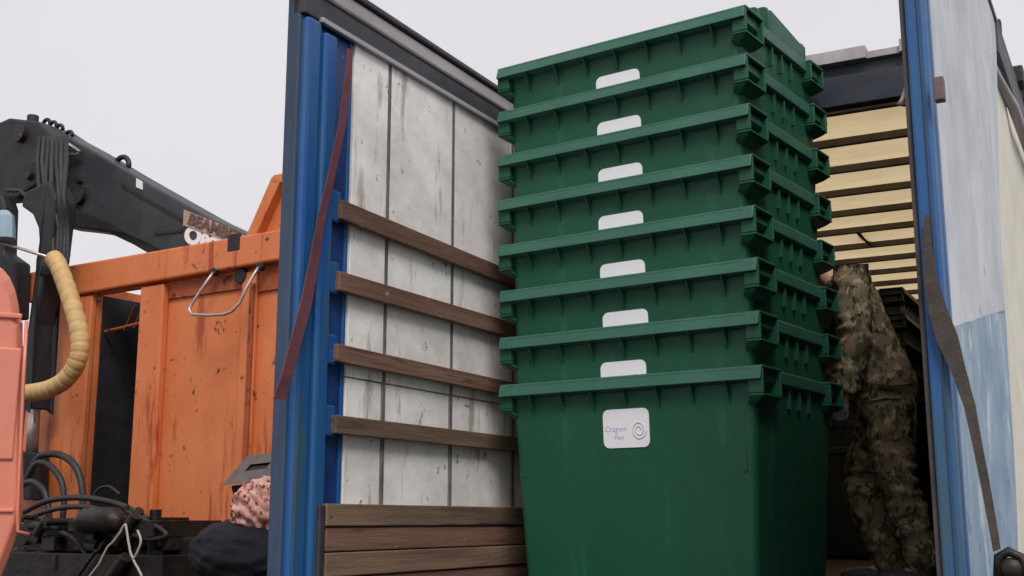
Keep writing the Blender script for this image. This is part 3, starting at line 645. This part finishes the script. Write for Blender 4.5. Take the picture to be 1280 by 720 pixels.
# looping black hoses at the foot of the column
loops = [[(35, 600), (48, 572), (72, 568), (92, 580), (102, 605), (104, 640)], [(30, 605), (45, 580), (62, 582), (76, 600), (80, 625), (78, 650)],
         [(20, 612), (38, 602), (54, 612), (60, 632), (62, 650)], [(112, 640), (120, 615), (135, 608), (150, 618)],
         [(30, 640), (60, 626), (100, 622), (140, 628), (170, 640), (200, 660)], [(28, 650), (70, 636), (110, 634), (150, 646), (208, 672)], [(10, 712), (30, 698), (60, 694), (90, 708), (100, 740)],
         [(60, 660), (90, 672), (112, 700), (120, 730)], [(160, 640), (185, 652), (208, 668), (190, 674), (165, 668)]]
for i, lpz in enumerate(loops):
    P = [Vector(V.p(x, y, 1, -.35 - .06 * i)) for x, y in lpz]
    lp(MB().tube(spline(P, 6), [.025, .022, .022, .01, .02, .018, .03, .016, .014][i], 10), 'looping_hose', M_BLACK, bevel=0, smooth=True)
# control block: valves, pump, gearbox-like castings piled on the side frame
random.seed(21)
vb = MB()
def vbox(px0, py0, px1, py1, y0, y1):
    a, c_ = V.p(px0, py0, 1, y0), V.p(px1, py1, 1, y0); vb.box(min(a[0], c_[0]), max(a[0], c_[0]), y0, y1, min(a[2], c_[2]), max(a[2], c_[2]))
vbox(0, 690, 200, 760, -.85, -.2); vbox(20, 655, 120, 690, -.7, -.2)
for i in range(16):
    x = 30 + i * 11; y = 648 + random.uniform(-6, 30); s = random.uniform(9, 20); vbox(x, y, x + s, y + s * 1.2, -.8 + random.uniform(-.1, .15), -.3)
for i in range(26):
    x, y = random.uniform(20, 205), random.uniform(645, 715); p = V.p(x, y, 1, -.8 + random.uniform(-.1, .2)); dr = random.choice([(1, 0, 0), (0, 1, 0), (.7, 0, .7), (0, 0, 1)]); L = random.uniform(.05, .14)
    vb.tube([Vector(p) - Vector(dr) * L, Vector(p) + Vector(dr) * L], random.uniform(.012, .045), 10)
lp(vb, 'valve_block', M_GREASE, bevel=.008)
p = V.p(125, 655, 1, -.85)
lp(MB().tube([(p[0] - .2, p[1], p[2]), (p[0] - .12, p[1], p[2] + .02), (p[0] + .02, p[1], p[2] + .03), (p[0] + .12, p[1], p[2] + .02), (p[0] + .2, p[1], p[2])], .08, 16, radii=[.05, .085, .075, .085, .04]), 'pump_motor', M_GREASE, bevel=0, smooth=True)

# ---------------------------------------------------------------- things lying on the locker
p = V.p(150, 690, 1, -.98); st = MB()
for P in ([(157, 655), (146, 672), (132, 688), (124, 705), (108, 725)], [(157, 655), (160, 672), (163, 690), (170, 706), (178, 722)], [(172, 663), (176, 676), (172, 690), (166, 700)]):
    Q = spline([Vector(V.p(x, y, 1, -1.0)) for x, y in P], 5)
    st.tube([q + Vector((.006 * noise.noise(q * 30), 0, .006 * noise.noise(q * 25 + Vector((5, 0, 0))))) for q in Q], .0075, 6)
so_ = st.build('frayed_string', M_ROPE, smooth=True)
def place(o, f=V): o.location = (f.o[0], f.o[1], 0); o.rotation_euler = (0, 0, -rad(f.az)); return o
place(so_); tag(so_, 'pale frayed string hanging over the black machinery by the salmon cab', 'string')
# grey plastic carrier with hand hole
a = V.p(275, 598, 1, -.35); c_ = V.p(345, 566, 1, -.35)
Y0, Y1 = -.62, -.2
zA, zB = V.p(276, 607, 1, -.64)[2], V.p(300, 571, 1, -.50)[2]; xa = V.p(277, 605, 1, -.64)[0]; xb = xa + .46
gb = MB()
def gq(x, t, o=0): return (x + .05 * t, -.64 + .14 * t + o, zA + (zB - zA) * t + .03 * (x - xa) / .5 + o * .4)
def strip(x0, x1, t0, t1):
    gb.hexa([gq(x0, t0), gq(x1, t0), gq(x1, t1), gq(x0, t1)], [gq(x0, t0, .022), gq(x1, t0, .022), gq(x1, t1, .022), gq(x0, t1, .022)])
strip(xa, xb, 0, .42); strip(xa, xb, .66, 1); strip(xa, xa + .10, .42, .66); strip(xa + .27, xb, .42, .66)
gb.hexa([gq(xa + .06, .3, .03), gq(xb, .3, .03), gq(xb, .8, .03), gq(xa + .06, .8, .03)], [gq(xa + .06, .3, .05), gq(xb, .3, .05), gq(xb, .8, .05), gq(xa + .06, .8, .05)]) if 0 else None
gbk = MB().hexa([gq(xa + .05, .2, .03), gq(xb, .2, .03), gq(xb, .85, .03), gq(xa + .05, .85, .03)], [gq(xa + .05, .2, .05), gq(xb, .2, .05), gq(xb, .85, .05), gq(xa + .05, .85, .05)])
gbody = [[(xa + .03, -.60, zA), (xb, -.60, zA), (xb, -.22, zA + .04), (xa + .03, -.22, zA + .04)], [(xa + .12, -.56, 1.505), (xb - .05, -.56, 1.505), (xb - .05, -.24, 1.505), (xa + .12, -.24, 1.505)]]
gbo = empty('plastic_carrier', (V.o[0], V.o[1], 0), -rad(V.az)); gb.build('slotted_panel', M_GBOX, gbo, bevel=.006)
gbk.build('slot_shade_plate', M_CRANED, gbo)  # black plate added behind the hand slot to give it a shaded look
MB().loft(gbody).build('box_shell', M_CRANED, gbo, bevel=.012)
tag(gbo, 'grey plastic carrier with a hand slot, leaning above the pink mottled cloth', 'carrier')
# mottled cloth bundle and dark sack: folded, displaced blobs
def blob(name, c, r, sc, m, seed, amp, fr, fold=0.):
    bm = bmesh.new(); bmesh.ops.create_icosphere(bm, subdivisions=5, radius=1)
    for v in bm.verts:
        n_ = v.co.normalized(); k = 1 + amp * (1 - abs(noise.noise(n_ * fr + Vector((seed, 0, 0)))) * 2.4) + amp * .5 * noise.noise(n_ * fr * 2.7 + Vector((0, seed, 0)))
        fd = n_.x * 5.2 + n_.z * 7.5 + 3.2 * noise.noise(n_ * 1.4 + Vector((seed, 2, 0))); k += fold * (abs(math.sin(fd)) ** .7 - .6) + fold * .35 * math.sin(n_.x * 9 - n_.z * 4 + 5 * noise.noise(n_ * 2))
        v.co = Vector((c[0] + n_.x * r * sc[0] * k, c[1] + n_.y * r * sc[1] * k, c[2] + n_.z * r * sc[2] * k))
    me = bpy.data.meshes.new(name); bm.to_mesh(me); bm.free(); me.materials.append(m)
    for p_ in me.polygons: p_.use_smooth = True
    o = bpy.data.objects.new(name, me); COL.objects.link(o); return place(o)
q = V.p(328, 637, 1, -.9); tag(blob("cloth_bundle", q, .175, (1.05, .8, .92), M_BUND, 3, .07, 2.0, .15), 'pink and brown mottled cloth bundle heaped on the dark sack beside the blue post', 'cloth')
q = V.p(305, 692, 1, -.9); tag(blob('dark_sack', (q[0], q[1], q[2]), .28, (1.25, .8, .66), M_SACK, 9, .05, 1.8, .035), 'bulging dark navy sack under the pink mottled cloth', 'sack')

# ---------------------------------------------------------------- worker
def skin_mesh(name, chains, m, parent, sub=2, wr=0., wf=12., seed=0.):
    """chains: list of lists of (Vector, rx, ry); first point of later chains may be an (index) of an earlier vertex"""
    me = bpy.data.meshes.new(name); V_ = []; E = []; R = []
    for ch in chains:
        prev = None
        for it in ch:
            if isinstance(it, int): prev = it; continue
            V_.append(it[0]); R.append((it[1], it[2] if len(it) > 2 else it[1])); k = len(V_) - 1
            if prev is not None: E.append((prev, k))
            prev = k
    me.from_pydata(V_, E, []); o = bpy.data.objects.new(name, me); COL.objects.link(o)
    sk = o.modifiers.new('skin', 'SKIN'); sk.use_smooth_shade = True; sk.branch_smoothing = .6
    L = me.skin_vertices[0].data
    for i, r in enumerate(R): L[i].radius = r
    L[0].use_root = True
    s = o.modifiers.new('sub', 'SUBSURF'); s.levels = sub; s.render_levels = sub
    dg = bpy.context.evaluated_depsgraph_get(); me2 = bpy.data.meshes.new_from_object(o.evaluated_get(dg))
    bpy.data.objects.remove(o)
    if wr:
        me2.update()
        nr = [v.normal.copy() for v in me2.vertices]
        for v, nn in zip(me2.vertices, nr):
            p_ = v.co; k = noise.noise(Vector((p_.x * wf * .7, p_.y * wf * .7, p_.z * wf * 1.6 + seed)))
            k2 = noise.noise(Vector((p_.x * wf * 2, p_.y * wf * 2, p_.z * wf * 3.2 + seed)))
            v.co = p_ + nn * (wr * ((1 - abs(k) * 3) + .5 * k2))
    me2.materials.clear(); me2.materials.append(m)
    for p_ in me2.polygons: p_.use_smooth = True
    o = bpy.data.objects.new(name, me2); COL.objects.link(o); o.parent = parent; return o
Vc = Vector
# local frame of the worker: -x towards the bins (his front, seen in profile from his left side), y away from viewer
wk = empty('person', T.w((-.73, .68, 1.26)), -rad(16), label='person in camouflage jacket and trousers leaning against the bin stack inside the trailer', cat='person')
wk.scale = (1.07, 1.07, 1.07)
HIP = Vc((-.01, 0, .93)); CH = Vc((-.12, 0, 1.34)); NK = Vc((-.20, 0, 1.49))
def arm(s):
    sh = Vc((-.125, s * .19, 1.47)); el = Vc((-.13 if s < 0 else -.35, s * .25, 1.16 if s < 0 else 1.25)); wr_ = Vc((-.19 if s < 0 else -.58, s * .24, .90 if s < 0 else 1.18)); return sh, el, wr_
def leg(s):
    return Vc((-.01, s * .1, .88)), Vc((.04 if s < 0 else -.14, s * .12, .49)), Vc((.13 if s < 0 else -.02, s * .12, .09)), Vc((-.02 if s < 0 else -.18, s * .13, .035))
ch = [[(HIP, .09, .11), (HIP.lerp(CH, .5), .085, .11), (CH, .085, .12), (NK, .06, .06), (Vc((-.26, 0, 1.54)), .055), (Vc((-.32, 0, 1.585)), .085, .075), (Vc((-.36, 0, 1.645)), .078, .07)]]
idx = 7
for s in (-1, 1):
    sh, el, wr_ = arm(s); ch.append([2, (sh, .065), (sh.lerp(el, .5), .05), (el, .042), (el.lerp(wr_, .4), .04), (wr_, .028), (wr_ + (wr_ - el).normalized() * .07, .034, .02)])
for s in (-1, 1):
    a_, k_, an, to = leg(s); ch.append([0, (a_, .07), (a_.lerp(k_, .5), .062), (k_, .05), (k_.lerp(an, .35), .055), (an, .038), (to, .035, .03)])
body = skin_mesh('body', ch, M_SKIN, wk)
# face features merged into head children: hair
skin_mesh('hair', [[(Vc((-.295, 0, 1.615)), .085, .085), (Vc((-.335, 0, 1.665)), .088, .08), (Vc((-.34, 0, 1.69)), .05)]], M_HAIR, wk)
skin_mesh('nose', [[(Vc((-.41, 0, 1.61)), .012), (Vc((-.43, 0, 1.585)), .016), (Vc((-.42, 0, 1.575)), .012)]], M_SKIN, wk, 1)
# jacket
jk = [[(HIP + Vc((.01, 0, -.12)), .162, .20), (HIP + Vc((.0, 0, .06)), .155, .18), (HIP.lerp(CH, .55) + Vc((.0, 0, 0)), .155, .18), (CH, .15, .19), (CH + Vc((-.03, 0, .13)), .12, .14), (NK + Vc((.01, 0, .0)), .075, .08), (NK + Vc((-.01, 0, .05)), .07, .075)]]
for s in (-1, 1):
    sh, el, wr_ = arm(s)
    jk.append([3, (sh, .098), (sh.lerp(el, .35), .092), (sh.lerp(el, .75), .086), (el, .082), (el.lerp(wr_, .4), .08), (el.lerp(wr_, .8), .070), (wr_, .052)])
skin_mesh('jacket', jk, M_CAMO, wk, 3, .0125, 11, 1.)
skin_mesh('belt', [[(HIP + Vc((.0, 0, .02)), .155, .195), (HIP + Vc((.0, 0, .035)), .155, .195)]], M_WEB, wk, 2) if 0 else None
tq = [[(Vc((.0, 0, .90)), .13, .17)]]
for s in (-1, 1):
    a_, k_, an, to = leg(s); tq.append([0, (a_ + Vc((.01, 0, -.05)), .115), (a_.lerp(k_, .5), .105), (k_, .09), (k_.lerp(an, .5), .088), (an + Vc((0, 0, .03)), .075), (an + Vc((0, 0, -.03)), .07)])
skin_mesh('trousers', tq, M_CAMO, wk, 3, .013, 10, 4.)
for s in (-1, 1):
    sh, el, wr_ = arm(s); dd = (wr_ - el).normalized(); sd = Vc((0, 1, 0)); fw = dd.cross(sd).normalized()
    pm = wr_ + dd * .055
    g_ = [[(wr_ - dd * .07, .046, .044), (wr_ - dd * .03, .042, .038), (wr_ + dd * .01, .032, .026), (pm, .040, .022)]]
    for i, off in enumerate((-.027, -.009, .009, .027)):
        b0 = pm + fw * off + dd * .02; ln = (.075, .085, .08, .062)[i]
        g_.append([3, (b0, .0105), (b0 + dd * ln * .45 + sd * s * -.008, .0098), (b0 + dd * ln * .8 + sd * s * -.03, .009), (b0 + dd * ln * .9 + sd * s * -.05, .008)])
    g_.append([2, (wr_ + dd * .02 - fw * .035, .012), (wr_ + dd * .055 - fw * .058, .011), (wr_ + dd * .085 - fw * .062, .009)])
    skin_mesh('glove', g_, M_GLOVE, wk, 2, .001, 30)
    a_, k_, an, to = leg(s)
    skin_mesh('boot', [[(an + Vc((0, 0, .12)), .055), (an, .058), (Vc((an.x + .02, an.y, .05)), .052), (to + Vc((0, 0, .01)), .05, .042), (to + Vc((-.08, 0, .0)), .035, .03)]], M_BOOT, wk, 2)
bpy.context.view_layer.update()
